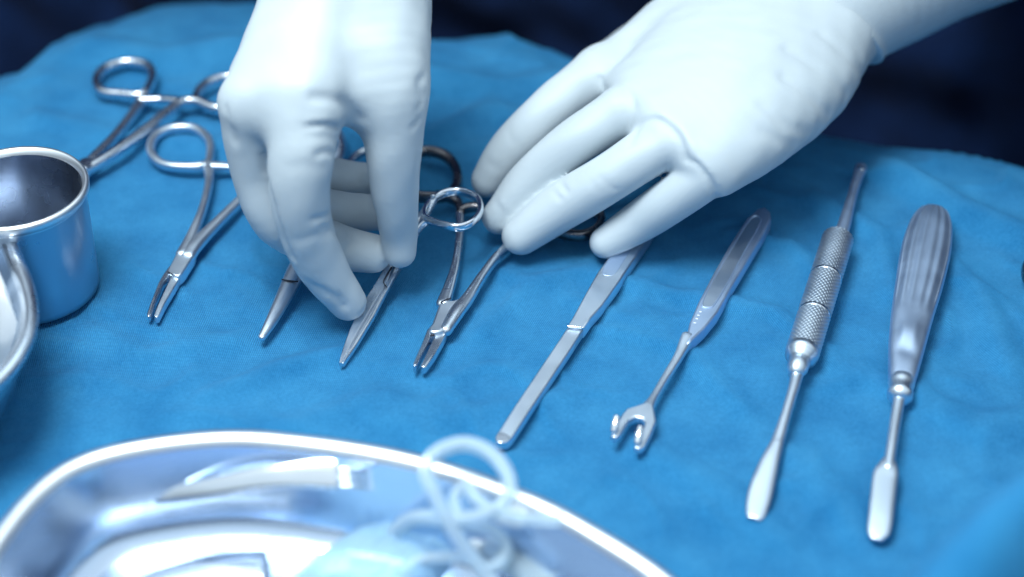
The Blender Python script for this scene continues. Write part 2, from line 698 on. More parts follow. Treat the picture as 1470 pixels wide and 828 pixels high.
def left_hand(X):
    palm = None
    for c in L_PALM:
        d = chain(X, c, 0.006)
        palm = d if palm is None else smin(palm, d, 0.007)
    palm = smin(palm, chain(X, L_ARM[:2] + [(1300, -48, 68, 25)], 0.006), 0.012)
    palm = smin(palm, chain(X, L_THUMB, 0.004), 0.008)
    out = palm
    f = None
    for c, k in ((L_INDEX, 0.010), (L_MID, 0.005), (L_RING, 0.0028), (L_PINKY, 0.0014)):
        d = chain(X, c[1:], 0.004)
        out = smin(out, d, k)
        f = d if f is None else smin(f, d, 0.0010)
    return np.minimum(out, f)


CR_L = [
    ([(862, 112), (868, 128), (885, 122), (905, 135), (912, 155)], 1.6, 0.5),
    ([(905, 205), (922, 178), (948, 172), (975, 195), (985, 228)], 1.6, 0.8),
    ([(985, 228), (1005, 238), (1022, 262), (1030, 288)], 1.3, 1.2),
    ([(950, 165), (982, 190), (1000, 224), (1024, 248), (1040, 278)], 2.2, -0.7),
    ([(712, 288), (722, 305), (720, 322)], 1.4, 0.4), ([(718, 290), (732, 300)], 1.5, -0.3),
    ([(862, 255), (875, 268), (890, 272)], 1.6, 0.3), ([(850, 262), (862, 275)], 1.6, 0.25),
    ([(700, 232), (712, 240)], 2.0, 0.3), ([(730, 190), (738, 205)], 2.2, 0.25),
    ([(1160, 190), (1125, 178), (1095, 152)], 3.0, 0.5), ([(1190, 165), (1165, 140), (1125, 112)], 3.0, 0.7),
    ([(1215, 135), (1190, 110), (1160, 90), (1130, 70)], 3.0, 0.6), ([(1240, 108), (1215, 80), (1180, 50)], 3.0, 0.6),
    ([(1140, 208), (1115, 200), (1095, 188)], 2.6, 0.4),
    ([(805, 262), (815, 275)], 1.2, 0.6), ([(795, 275), (805, 285)], 1.0, 0.5),
]

# --- hand coming straight down from the top edge: pinches the scissors
R_INDEX = [(436, 140, 90, 12.5), (434, 205, 78, 12.0), (430, 265, 64, 10.8), (440, 330, 45, 9.8), (466, 388, 26, 8.9), (500, 434, 10.5, 6.8)]
R_MID = [(366, 150, 84, 12.8), (374, 235, 60, 11.2), (402, 315, 38, 10.0), (478, 352, 20, 8.8), (535, 364, 15, 7.4)]
R_RING = [(372, 170, 66, 12), (425, 280, 36, 8.8), (490, 303, 21, 7.6), (550, 304, 18, 7.2)]
R_PINKY = [(400, 170, 60, 10), (440, 240, 36, 7.8), (500, 256, 23, 7.0), (552, 260, 21, 6.8)]
R_THUMB = [(538, 0, 106, 18), (556, 110, 88, 15.0), (564, 190, 70, 11.0), (567, 270, 48, 8.8), (572, 330, 28, 7.3), (574, 360, 19, 6.4)]
R_PALM = [
    [(482, -70, 116, 19), (366, 150, 84, 12.5)],
    [(490, -70, 116, 20), (402, 148, 87, 12.5)],
    [(498, -70, 116, 20), (436, 144, 90, 12.5)],
    [(520, -70, 114, 20), (545, 40, 98, 16), (490, 120, 88, 11)],
    [(470, -60, 100, 20), (380, 165, 68, 12)],
    [(440, 140, 88, 11), (505, 136, 84, 9.5), (560, 132, 80, 11)],
    [(500, 30, 100, 16), (475, 115, 88, 12)],
]
R_WRIST = [(495, -40, 112, 25), (505, -130, 124, 27)]


def right_hand(X):
    palm = None
    for c in R_PALM:
        d = chain(X, c, 0.006)
        palm = d if palm is None else smin(palm, d, 0.007)
    palm = smin(palm, chain(X, R_WRIST, 0.006), 0.012)
    palm = smin(palm, chain(X, R_THUMB, 0.006), 0.008)
    i = chain(X, R_INDEX, 0.004)
    m = chain(X, R_MID, 0.004)
    out = smin(palm, i, 0.006)
    fm = smin(m, smin(chain(X, R_RING, 0.003), chain(X, R_PINKY, 0.003), 0.001), 0.0012)
    out = smin(out, fm, 0.0016)
    return out


CR_R = [
    ([(450, 140), (475, 142), (500, 152), (515, 170)], 2.6, 0.8), ([(440, 182), (465, 180), (486, 184)], 1.3, 1.0),
    ([(445, 172), (465, 170), (485, 172)], 1.6, -0.4), ([(445, 196), (470, 196), (484, 200)], 1.6, 0.35),
    ([(455, 222), (470, 218), (478, 222)], 1.4, 0.7),
    ([(378, 222), (382, 245), (392, 290), (405, 335), (420, 370)], 1.5, 0.8),
    ([(450, 314), (465, 311), (475, 307)], 1.3, 0.7), ([(462, 325), (478, 330), (484, 338)], 1.6, 0.45),
    ([(455, 412), (470, 420), (484, 428), (494, 440)], 1.8, 0.7), ([(445, 405), (460, 425)], 2.2, 0.35),
    ([(499, 335), (503, 345), (498, 357)], 1.3, 0.8), ([(507, 340), (512, 350)], 1.6, 0.4),
    ([(527, 276), (531, 286), (528, 296)], 1.2, 0.6),
    ([(608, 108), (600, 122), (606, 140)], 1.8, 0.45), ([(604, 150), (598, 160)], 1.6, 0.3),
    ([(325, 155), (328, 180), (336, 205)], 1.8, 0.5), ([(336, 185), (340, 200)], 1.6, 0.4),
    ([(402, 90), (420, 120), (425, 150)], 5, 0.3),
    ([(350, 130), (395, 118), (440, 120)], 6, -0.4),
    ([(420, 240), (440, 236), (465, 240)], 3.0, 0.22), ([(430, 345), (450, 338), (470, 335)], 2.2, 0.3),
    ([(512, 262), (516, 256), (522, 250)], 1.2, 0.5), ([(602, 170), (594, 182)], 1.8, 0.5),
]


def make_hands():
    t = thing('gloved_hand', 'white gloved hand coming straight down from the top edge, pinching scissors', 'hand', G(500, 435, 0.0))
    f = with_creases(right_hand, CR_R, 1.45)
    lo, hi = bounds(sum([R_INDEX, R_MID, R_RING, R_PINKY, R_THUMB], []) + sum(R_PALM, []) + R_WRIST)
    V, Q4 = surface_nets(f, lo, hi)
    np_obj('glove', smooth_mesh(V, Q4, 2), Q4, M['glove'], t)
    # rolled bead of the cuff at the wrist
    t = thing('gloved_hand', 'white gloved hand reaching from the upper right, fingers spread flat over instruments', 'hand', G(800, 330, 0.0))
    f = with_creases(left_hand, CR_L, 1.1)
    lo, hi = bounds(sum([L_INDEX, L_MID, L_RING, L_PINKY, L_THUMB], []) + sum(L_PALM, []) + L_ARM[:2])
    V, Q4 = surface_nets(f, lo, hi)
    np_obj('glove', smooth_mesh(V, Q4, 2), Q4, M['glove'], t)

    ax0, ax1 = P3(*L_ARM[0][:3]), P3(*L_ARM[2][:3])
    axis = (ax1 - ax0) / np.linalg.norm(ax1 - ax0)
    tubef = lambda X: chain(X, L_ARM, 0.01)
    pA, pB = snap(tubef, 1168, 14), snap(tubef, 1245, 84)
    ab = (pB - pA) / np.linalg.norm(pB - pA)
    axis = axis - ab * float(axis @ ab)
    axis = (axis / np.linalg.norm(axis)).astype(np.float32)
    cutp = pA

    def sleeve(X):
        arm = [(p[0], p[1], p[2], p[3] + 4.8) for p in L_ARM]
        d = chain(X, arm, 0.01)
        s = (X - cutp) @ axis.astype(np.float32)
        # gathered folds running round the sleeve
        d += 0.0019 * np.sin(s * 165 + 2.2 * np.sin(X[:, 2] * 60)) * np.clip(s / 0.02, 0, 1) * np.clip((0.035 - X[:, 1] + 0.05) / 0.06, 0.15, 1)
        d -= 0.0018 * np.exp(-((s - 0.0015) / 0.0016) ** 2)
        h = 0.0009
        e = np.maximum(-s, d)
        return e
    lo, hi = bounds([(p[0], p[1], p[2], p[3] + 5) for p in L_ARM])
    V, Q4 = surface_nets(sleeve, lo, hi, 0.0012)
    np_obj('sleeve', smooth_mesh(V, Q4, 3), Q4, M['glove'], t)


make_hands()

# ------------------------------------------------------------------ instruments
NW = 'instruments laid out on the blue drape'


def ring(px, py, rx, ry, z, w, h, rot=0.0, n=14, tilt=(0, 0)):
    out = []
    for k in range(n):
        a = 2 * math.pi * k / n
        x = rx * math.cos(a)
        y = ry * math.sin(a)
        out.append(Q(px + x * math.cos(rot) - y * math.sin(rot), py + x * math.sin(rot) + y * math.cos(rot),
                     z + tilt[0] * math.cos(a) + tilt[1] * math.sin(a), w, h))
    return out


# curved haemostat in the left half
def haemostat_short():
    t = thing('haemostat', 'curved steel haemostat lying open with bowed jaws, right of the steel cup', 'haemostat', G(262, 370), NW)
    a = sweep(MB(), [Q(299, 240, 4, 15, 4.5), Q(300, 262, 4, 12, 4), Q(291, 300, 4, 12, 4), Q(277, 335, 4, 15, 4), Q(263, 366, 4, 22, 4.2)], ex=2.6).build('arm', M['satin_light'], t)
    sweep(MB(), [Q(x, y, 4, 12, 4.2) for x, y in ((295, 237), (262, 240), (232, 235), (216, 217), (224, 195), (250, 184), (280, 185), (299, 200), (302, 220))], closed=True, ex=2.3).build('finger_ring', M['satin_light'], a)
    sweep(MB(), [Q(294, 238, 4.3, 14, 4), Q(315, 239, 4.3, 13, 3.6), Q(334, 240, 4.3, 11, 3.2)], ex=3).build('ratchet', M['satin_light'], a)
    plate(MB(), [(247, 393), (256, 391), (263, 390), (252, 409), (236, 436), (227, 454), (223, 455), (221, 451), (225, 440), (235, 418)], 3.8, 3.0, 0.5).build('jaw', M['satin_light'], a)
    b = sweep(MB(), [Q(420, 226, 4, 13, 4), Q(398, 240, 4, 12, 4), Q(352, 281, 4, 13, 4), Q(310, 322, 4, 16, 4.2), Q(281, 352, 4, 22, 4.6), Q(270, 368, 4, 22, 4.4)], ex=2.6).build('arm', M['satin_light'], t)
    sweep(MB(), ring(448, 205, 42, 30, 4, 12, 4.2), closed=True).build('finger_ring', M['satin_light'], b)
    sweep(MB(), [Q(412, 226, 4.3, 13, 3.5), Q(385, 222, 4.3, 12, 3.4)], ex=3).build('ratchet', M['satin_light'], b)
    plate(MB(), [(243, 381), (234, 393), (227, 405), (215, 436), (210.5, 450), (213, 454), (216.5, 450), (223.5, 429), (233.5, 405), (242, 395), (248, 388)], 3.8, 3.0, 0.5).build('jaw', M['steel'], b)
    j = plate(MB(), [(254, 361), (262, 351), (272, 353), (280, 359), (278, 366), (262, 391), (256, 396), (248, 394), (240, 389), (244, 380)], 5.2, 4.6, 0.6).build('box_joint', M['satin_light'], t)
    sweep(MB(), [Q(240.5, 390, 5.2, 1.8, 0.4), Q(247.5, 393.8, 5.25, 1.8, 0.4)], ex=3).build('slot', M['slot'], j)


haemostat_short()


def haemostat_long():
    t = thing('haemostat', 'blurred long steel haemostat behind the steel cup, rings pointing away', 'haemostat', G(118, 243), NW)
    a = sweep(MB(), [Q(206, 141, 4, 15, 5), Q(197, 155, 4, 13, 4.6), Q(165, 196, 4, 13, 4.6), Q(118, 244, 4, 16, 5), Q(60, 300, 4, 14, 4)], ex=2.5).build('arm', M['steel'], t)
    sweep(MB(), [Q(x, y, 4, 12, 5) for x, y in ((204, 137), (172, 136), (146, 132), (138, 116), (150, 99), (180, 90), (209, 93), (220, 107), (214, 125))], closed=True, ex=2.3).build('finger_ring', M['steel'], a)
    sweep(MB(), [Q(202, 144, 4.6, 14, 4.4), Q(230, 143, 4.6, 12, 4)], ex=3).build('ratchet', M['steel'], a)
    b = sweep(MB(), [Q(330, 156, 5.5, 12, 5), Q(305, 155, 5.5, 13, 5), Q(282, 146, 6, 13, 5), Q(258, 149, 6, 13, 5), Q(222, 177, 6, 14, 5), Q(160, 222, 6, 14, 5), Q(118, 248, 5.5, 16, 5), Q(50, 292, 4, 14, 4)], ex=2.5).build('arm', M['steel'], t)
    sweep(MB(), [Q(x, y, 5.5, 12, 5) for x, y in ((282, 143), (292, 124), (316, 113), (345, 112), (368, 124), (368, 143), (345, 155), (310, 155))], closed=True, ex=2.3).build('finger_ring', M['steel'], b)
    sweep(MB(), [Q(262, 146, 5.5, 12, 4), Q(236, 143, 5, 11, 3.6)], ex=3).build('ratchet', M['steel'], b)
    j = sweep(MB(), [Q(126, 236, 6, 24, 5.6), Q(112, 250, 6, 28, 6), Q(92, 268, 5, 22, 5.4)], ex=3).build('box_joint', M['steel'], t)
    MB().add(*disc_data(G(120, 241, 0.0092), 0.0019, 0.0008)).build('screw', M['steel'], j)


def disc_data(c, r, h, n=20):
    vs, fs = [], []
    for rr, z in ((r, -h), (r, h * 0.4), (r * 0.8, h), ):
        for k in range(n):
            a = 2 * math.pi * k / n
            vs.append((c.x + rr * math.cos(a), c.y + rr * math.sin(a), c.z + z))
    for i in range(2):
        for k in range(n):
            l = (k + 1) % n
            fs.append((i * n + k, i * n + l, (i + 1) * n + l, (i + 1) * n + k))
    fs.append(tuple(2 * n + k for k in range(n)))
    fs.append(tuple(k for k in range(n))[::-1])
    return vs, fs


haemostat_long()


def curved_scissors():
    t = thing('surgical_scissors', 'closed steel scissors lying flat under the bent gloved fingers, blade tip showing', 'scissors', G(400, 440), NW)
    b = sweep(MB(), [Q(437, 366, 4.5, 28, 4.6), Q(424, 392, 4.5, 28, 4.6), Q(408, 425, 4.2, 24, 4.2), Q(390, 460, 3.4, 18, 3.6), Q(376, 484, 2.2, 11, 2.6)], ex=2.3, sub=8).build('blade', M['satin_light'], t)
    sweep(MB(), [Q(405, 401, 6.7, 2, 0.5), Q(415, 403, 6.9, 2.4, 0.5), Q(427, 404, 6.5, 2, 0.5)], ex=3).build('blade_notch', M['slot'], b)
    a1 = sweep(MB(), [Q(437, 368, 4.5, 24, 4.6), Q(458, 325, 4.5, 16, 4.4), Q(482, 275, 5, 13, 4.2), Q(497, 246, 5, 12, 4.2)], ex=2.6).build('arm', M['steel'], t)
    sweep(MB(), ring(535, 243, 34, 27, 5, 10, 4), closed=True).build('finger_ring', M['steel'], a1)
    a2 = sweep(MB(), [Q(436, 368, 4.5, 24, 4.6), Q(450, 325, 4.5, 16, 4.4), Q(470, 270, 5, 13, 4.2), Q(482, 242, 5, 12, 4.2)], ex=2.6).build('arm', M['steel'], t)
    sweep(MB(), ring(462, 214, 30, 27, 5, 10, 4), closed=True).build('finger_ring', M['steel'], a2)


curved_scissors()


def held_scissors():
    t = thing('surgical_scissors', 'straight steel scissors held between gloved finger and thumb, bright ring raised', 'scissors', G(492, 520), NW)
    # blade: flat sharp plate with a bevelled spine
    zf = lambda x, y: 2.2 + (520 - y) * 0.052
    a = plate(MB(), [(487, 520), (491, 503), (502, 472), (517, 439), (535, 412), (557, 374), (566, 377), (556, 402), (549, 414), (536, 436), (520, 464), (503, 496), (491, 520)], 3, 2.0, 0.3, tilt=zf).build('blade', M['steel'], t)
    b = plate(MB(), [(490, 521), (503, 497), (520, 465), (537, 436), (550, 414), (561, 392), (568, 377), (577, 380), (556, 415), (536, 454), (513, 492), (494, 520)], 3, 2.0, 0.7, tilt=lambda x, y: zf(x, y) - 0.5).build('blade', M['steel'], t)
    sweep(MB(), [Q(562, 384, zf(0, 384) + .1, 3, 0.5), Q(551, 403, zf(0, 403) + .1, 2, 0.4), Q(555, 412, zf(0, 412) - .1, 1.5, 0.4)], ex=3).build('lap_joint', M['slot'], a)
    s = sweep(MB(), [Q(566, 378, 9, 17, 3.6), Q(582, 350, 12.5, 15, 4), Q(597, 322, 16, 15, 4.2), Q(610, 306, 18, 13, 4), Q(622, 287, 20, 11, 3.8)], ex=2.5).build('arm', M['steel'], t)
    R = [(612, 314), (636, 323), (660, 326), (680, 317), (690, 300), (684, 284), (662, 275), (638, 277), (620, 288), (610, 302)]
    sweep(MB(), [Q(x, y, 20, 8.5, 3.6) for x, y in R], closed=True, ex=2.4).build('finger_ring', M['mirror'], s)
    sweep(MB(), [Q(590, 345, 14, 10, 3.6), Q(602, 326, 17, 9, 3.6), Q(616, 315, 19, 8, 3.4)], ex=2.4).build('yoke', M['steel'], s)
    MB().add(*disc_data(G(621, 281, 0.0225), 0.0009, 0.0007)).build('stop_bead', M['mirror'], s)
    s2 = sweep(MB(), [Q(572, 380, 9, 15, 3.6), Q(578, 345, 12.5, 14, 4), Q(580, 315, 16, 13, 4), Q(578, 300, 18, 12, 4)], ex=2.5).build('arm', M['steel'], t)
    sweep(MB(), ring(566, 276, 24, 24, 18, 8, 3.6), closed=True, ex=2.4).build('finger_ring', M['steel'], s2)


held_scissors()


def needle_holder():
    t = thing('needle_holder', 'straight needle holder with bronzed rings lying open between the two gloved hands', 'needle holder', G(630, 480), NW)
    a = sweep(MB(), [Q(660, 300, 4, 13, 4.2), Q(660, 335, 4, 12, 4), Q(654, 380, 4, 13, 4), Q(644, 415, 4, 17, 4.2), Q(636, 437, 4, 20, 4.4)], ex=2.8).build('arm', M['steel'], t)
    sweep(MB(), [Q(661, 308, 4.2, 13, 4.4), Q(658, 292, 4.4, 13, 4.4), Q(645, 283, 4.6, 14, 4.6), Q(628, 281, 4.8, 13, 4.6)], ex=2.4).build('handle_neck', M['gilt'], a)
    sweep(MB(), [Q(x, y, 5, 14, 5) for x, y in ((620, 283), (592, 279), (575, 262), (574, 240), (588, 223), (614, 217), (640, 224), (655, 243), (656, 264), (644, 280))], closed=True, ex=2.3).build('finger_ring', M['gilt'], a)
    sweep(MB(), [Q(661, 303, 4.6, 10, 4), Q(672, 298, 4.8, 13, 4.4), Q(690, 297, 5, 12, 4)], ex=2.6).build('ratchet', M['gilt'], a)
    b = sweep(MB(), [Q(800, 300, 4.5, 13, 4.4), Q(760, 328, 4.5, 12, 4.2), Q(718, 364, 4.5, 12, 4.2), Q(694, 394, 4.5, 13, 4.2), Q(672, 428, 4.5, 18, 4.6), Q(656, 448, 4.6, 22, 4.8), Q(640, 474, 4.2, 18, 4.4)], ex=2.4, sub=8).build('arm', M['steel'], t)
    sweep(MB(), [Q(x, y, 5, 13, 5) for x, y in ((800, 300), (790, 320), (806, 334), (836, 338), (858, 328), (862, 310), (846, 296), (820, 292))], closed=True, ex=2.3).build('finger_ring', M['gilt'], b)
    sweep(MB(), [Q(790, 306, 4.6, 12, 4), Q(768, 304, 4.8, 11, 4)], ex=2.6).build('ratchet', M['gilt'], b)
    # jaws
    plate(MB(), [(614, 471), (620, 473), (619, 480), (614, 491), (606, 506), (598, 522), (595, 525), (593, 521), (599, 507), (605, 494)], 4.6, 3.6, 0.4).build('jaw', M['steel'], b)
    plate(MB(), [(624, 481), (630, 476), (645, 466), (640, 480), (634, 491), (624, 508), (611, 526), (607, 527), (604, 524), (610, 511), (616, 498)], 4.2, 3.2, 0.6).build('jaw', M['steel'], a)
    j = plate(MB(), [(631, 434), (637, 431), (652, 430), (662, 426), (671, 429), (656, 451), (645, 464), (634, 475), (625, 477), (617, 476), (615, 470), (620, 464)], 5.8, 5.0, 0.9).build('box_joint', M['satin_light'], t)
    sweep(MB(), [Q(633, 434, 6.05, 2.4, 0.5), Q(641, 430, 6.1, 3, 0.5), Q(647, 428, 6.1, 2.4, .5)], ex=2.5).build('slot', M['slot'], j)
    MB().add(*disc_data(G(621, 480, 0.0047), 0.0008, 0.0003)).build('jaw_recess', M['slot'], j)
    sweep(MB(), [Q(656, 450, 4.6, 6, 0.8), Q(652, 458, 4.4, 5, 0.8)], ex=2.5).build('slot', M['slot'], j)


needle_holder()


def flat_knife():
    t = thing('spatula', 'flat grey satin steel spatula with a long narrow blade, its handle under the little finger', 'spatula', G(780, 550), NW)
    h = plate(MB(), [(815, 468), (822, 455), (842, 418), (858, 390), (876, 366), (905, 325), (935, 290), (946, 288), (952, 298), (935, 335), (913, 367), (890, 402), (865, 437), (848, 456), (838, 470)], 5.4, 5.0, 0.6).build('handle', M['satin_light'], t)
    groove = [(864, 390), (874, 396), (884, 392), (896, 374), (925, 330), (930, 318), (924, 312), (912, 318), (880, 362)]
    plate(MB(), groove, 5.47, 0.3, 0.25, sub=4).build('thumb_groove', M['satin'], h)
    sweep(MB(), [Q(815, 468, 5.4, 2.6, 0.7), Q(827, 469, 5.5, 3, 0.8), Q(838, 470.5, 5.4, 2.6, 0.7)], ex=2.4).build('shoulder', M['mirror'], h)
    bl = plate(MB(), [(814, 470), (838, 472), (820, 500), (790, 545), (760, 590), (735, 628), (728, 634), (716, 634), (711, 628), (716, 618), (740, 580), (775, 528)], 4.4, 3.4, 0.6).build('blade', M['satin_light'], t)
    plate(MB(), [(711, 629), (717, 619), (733, 626), (727, 634), (716, 635)], 4.45, 1.5, 0.3, sub=3).build('tip', M['mirror'], bl)


flat_knife()


def rake():
    t = thing('rake_retractor', 'grey satin two-pronged rake retractor with an oval groove in its flat handle', 'retractor', G(960, 530), NW)
    h = plate(MB(), [(1098, 297), (1088, 299), (1072, 313), (1050, 347), (1025, 390), (1003, 432), (990, 462), (984, 488), (987, 494), (994, 487), (1012, 470), (1030, 448), (1050, 412), (1075, 370), (1098, 332), (1107, 314), (1106, 304)], 6.0, 5.2, 0.8).build('handle', M['satin'], t)
    # oval groove: sunken lip ring plus floor
    gr = [(1008, 437), (1016, 441), (1026, 436), (1045, 404), (1070, 358), (1090, 322), (1091, 312), (1082, 310), (1072, 320), (1048, 360), (1018, 412)]
    plate(MB(), gr, 6.05, 0.3, 0.25, sub=4).build('groove', M['satin_light'], h)
    sweep(MB(), [Q(x, y, 6.1, 2.6, 0.6) for x, y in gr], closed=True, ex=2.2, sub=4).build('groove_lip', M['satin'], h)
    st = sweep(MB(), [Q(987, 485, 4.0, 20, 4.4), Q(974, 512, 4, 14, 3.4), Q(955, 543, 4, 12, 3.0), Q(938, 572, 4.2, 12, 3.0), Q(928, 588, 4.6, 20, 2.8)], ex=3).build('stem', M['satin_light'], t)
    f = plate(MB(), [(930, 576), (912, 582), (900, 586), (893, 594), (880, 617), (877, 625), (884, 628), (891, 622), (897, 611), (902, 602), (912, 598), (922, 600), (926, 606), (921, 620), (912, 634), (911, 642), (918, 644), (925, 640), (934, 624), (942, 604), (940, 592), (938, 580)], 6.0, 2.4, 0.6).build('fork', M['satin_light'], t)
    for pts in ([(881, 618, 7.0), (883, 608, 8.6), (885, 599, 9.6)], [(915, 635, 7.0), (917, 624, 8.6), (919, 614, 9.6)]):
        sweep(MB(), [Q(*pts[0], 10, 2.0), Q(*pts[1], 10, 2.0), Q(*pts[2], 9, 1.8)], ex=2.6, up=(-0.2, -0.42, 0.85)).build('prong', M['mirror'], f)
    for k, (x, y) in enumerate(((1004, 447), (1001, 452), (999, 457), (996, 463))):
        sweep(MB(), [Q(x, y, 6.02, 1.6, 0.15), Q(x + 3, y + .6, 6.02, 1.6, 0.15)], ex=3, sub=2).build('etched_mark', M['etch'], h)


rake()


def lathe_axis(mb, prof, p0, p1, sec=40):
    """prof: (t along axis 0..1, radius m)"""
    a = Vector(p1) - Vector(p0)
    d = a.normalized()
    w = d.cross(Vector((0, 0, 1))).normalized()
    u = w.cross(d)
    vs, fs = [], []
    for t, r in prof:
        for k in range(sec):
            an = 2 * math.pi * k / sec
            vs.append(Vector(p0) + a * t + (w * math.cos(an) + u * math.sin(an)) * r)
    n = len(prof)
    for i in range(n - 1):
        for k in range(sec):
            l = (k + 1) % sec
            fs.append((i * sec + k, i * sec + l, (i + 1) * sec + l, (i + 1) * sec + k))
    fs.append(tuple(range(sec)))
    fs.append(tuple((n - 1) * sec + k for k in range(sec))[::-1])
    mb.add(vs, fs)
    return mb


def knurl_mesh(p0, p1, r, rows=150, sec=200, pitch=22, starts=21):
    """cylinder with real diamond knurling"""
    a = Vector(p1) - Vector(p0)
    d = a.normalized()
    w = d.cross(Vector((0, 0, 1))).normalized()
    u = w.cross(d)
    T, K = np.meshgrid(np.linspace(0, 1, rows), np.arange(sec), indexing='ij')
    an = 2 * math.pi * K / sec
    L = a.length
    ph = T * L / 0.00105 * math.pi
    tri = lambda q: np.abs(((q / math.pi) % 2) - 1)
    rr = r - 0.00022 * np.maximum(tri(an * starts + ph), tri(an * starts - ph)) ** 2.0
    co = np.array(p0) + T[..., None] * np.array(a) + (np.cos(an)[..., None] * np.array(w) + np.sin(an)[..., None] * np.array(u)) * rr[..., None]
    i = np.arange(rows * sec).reshape(rows, sec)
    j = np.roll(i, -1, 1)
    f = np.stack([i[:-1], j[:-1], j[1:], i[1:]], -1).reshape(-1, 4)
    return co.reshape(-1, 3), f


def elevator():
    t = thing('double_elevator', 'double-ended steel elevator with a knurled round handle marked by two bands', 'elevator', G(1172, 430), NW)
    p_top, p_bot = G(1203, 342, 0.0066), G(1150, 512, 0.0066)
    r = 0.0062
    ax = p_bot - p_top
    h = lathe_axis(MB(), [(0.0, r * .5), (0.006, r * 0.86), (0.02, r * 0.93), (0.98, r * 0.93), (1.0, r * 0.93)], p_top, p_bot).build('handle', M['satin_light'], t)
    segs = [(0.012, 0.352), (0.372, 0.665), (0.685, 0.955)]
    for a, b in segs:
        co, f = knurl_mesh(p_top + ax * a, p_top + ax * b, r)
        np_obj('knurled_grip', co, f, M['satin_light'], h)
    for c in (0.362, 0.675):
        lathe_axis(MB(), [(c - .011, r * .96), (c - .006, r * 1.0), (c + .006, r * 1.0), (c + .011, r * .96)], p_top, p_bot).build('band', M['mirror'], h)
    e = p_bot
    d = ax.normalized()
    lathe_axis(MB(), [(0.953, r * 0.9), (0.956, r * 0.99), (0.985, r * 0.97), (1.02, r * 0.72), (1.03, r * 0.56), (1.035, r * 0.60), (1.09, r * .60), (1.10, r * .54), (1.14, r * 0.40)], p_top, p_bot).build('collar', M['satin_light'], t)
    lathe_axis(MB(), [(-0.03, r * 0.5), (-0.022, r * .62), (-0.004, r * .66), (0.012, r * 0.9)], p_top, p_bot).build('collar', M['steel'], t)
    sweep(MB(), [Q(1147, 522, 6.3, 22, 4.6), Q(1141, 550, 6, 17, 3.6), Q(1128, 595, 5.2, 15, 3.2), Q(1114, 640, 4.4, 20, 2.8)], ex=2.2).build('shaft', M['satin_light'], t)
    sweep(MB(), [Q(1116, 634, 4.5, 19, 2.9), Q(1106, 660, 4.0, 27, 2.6), Q(1096, 690, 3.2, 34, 2.4), Q(1089, 717, 2.6, 35, 2.0), Q(1085, 737, 2.2, 29, 1.8), Q(1083, 743, 2.1, 22, 1.6)], ex=2.2, sub=8).build('leaf_blade', M['satin_light'], t)
    sweep(MB(), [Q(1207, 338, 6.4, 20, 4.4), Q(1213, 318, 6.2, 18, 4.0), Q(1222, 285, 5.6, 14, 3.6), Q(1230, 258, 5.0, 14, 3.4), Q(1235, 244, 4.6, 17, 3.8), Q(1236, 240, 4.5, 16, 3.6)], ex=2.2).build('spoon', M['satin'], t)
    MB().add(*disc_data(G(1236, 241, 0.0063), 0.0016, 0.0003)).build('spoon_bowl', M['mirror'], t)


elevator()


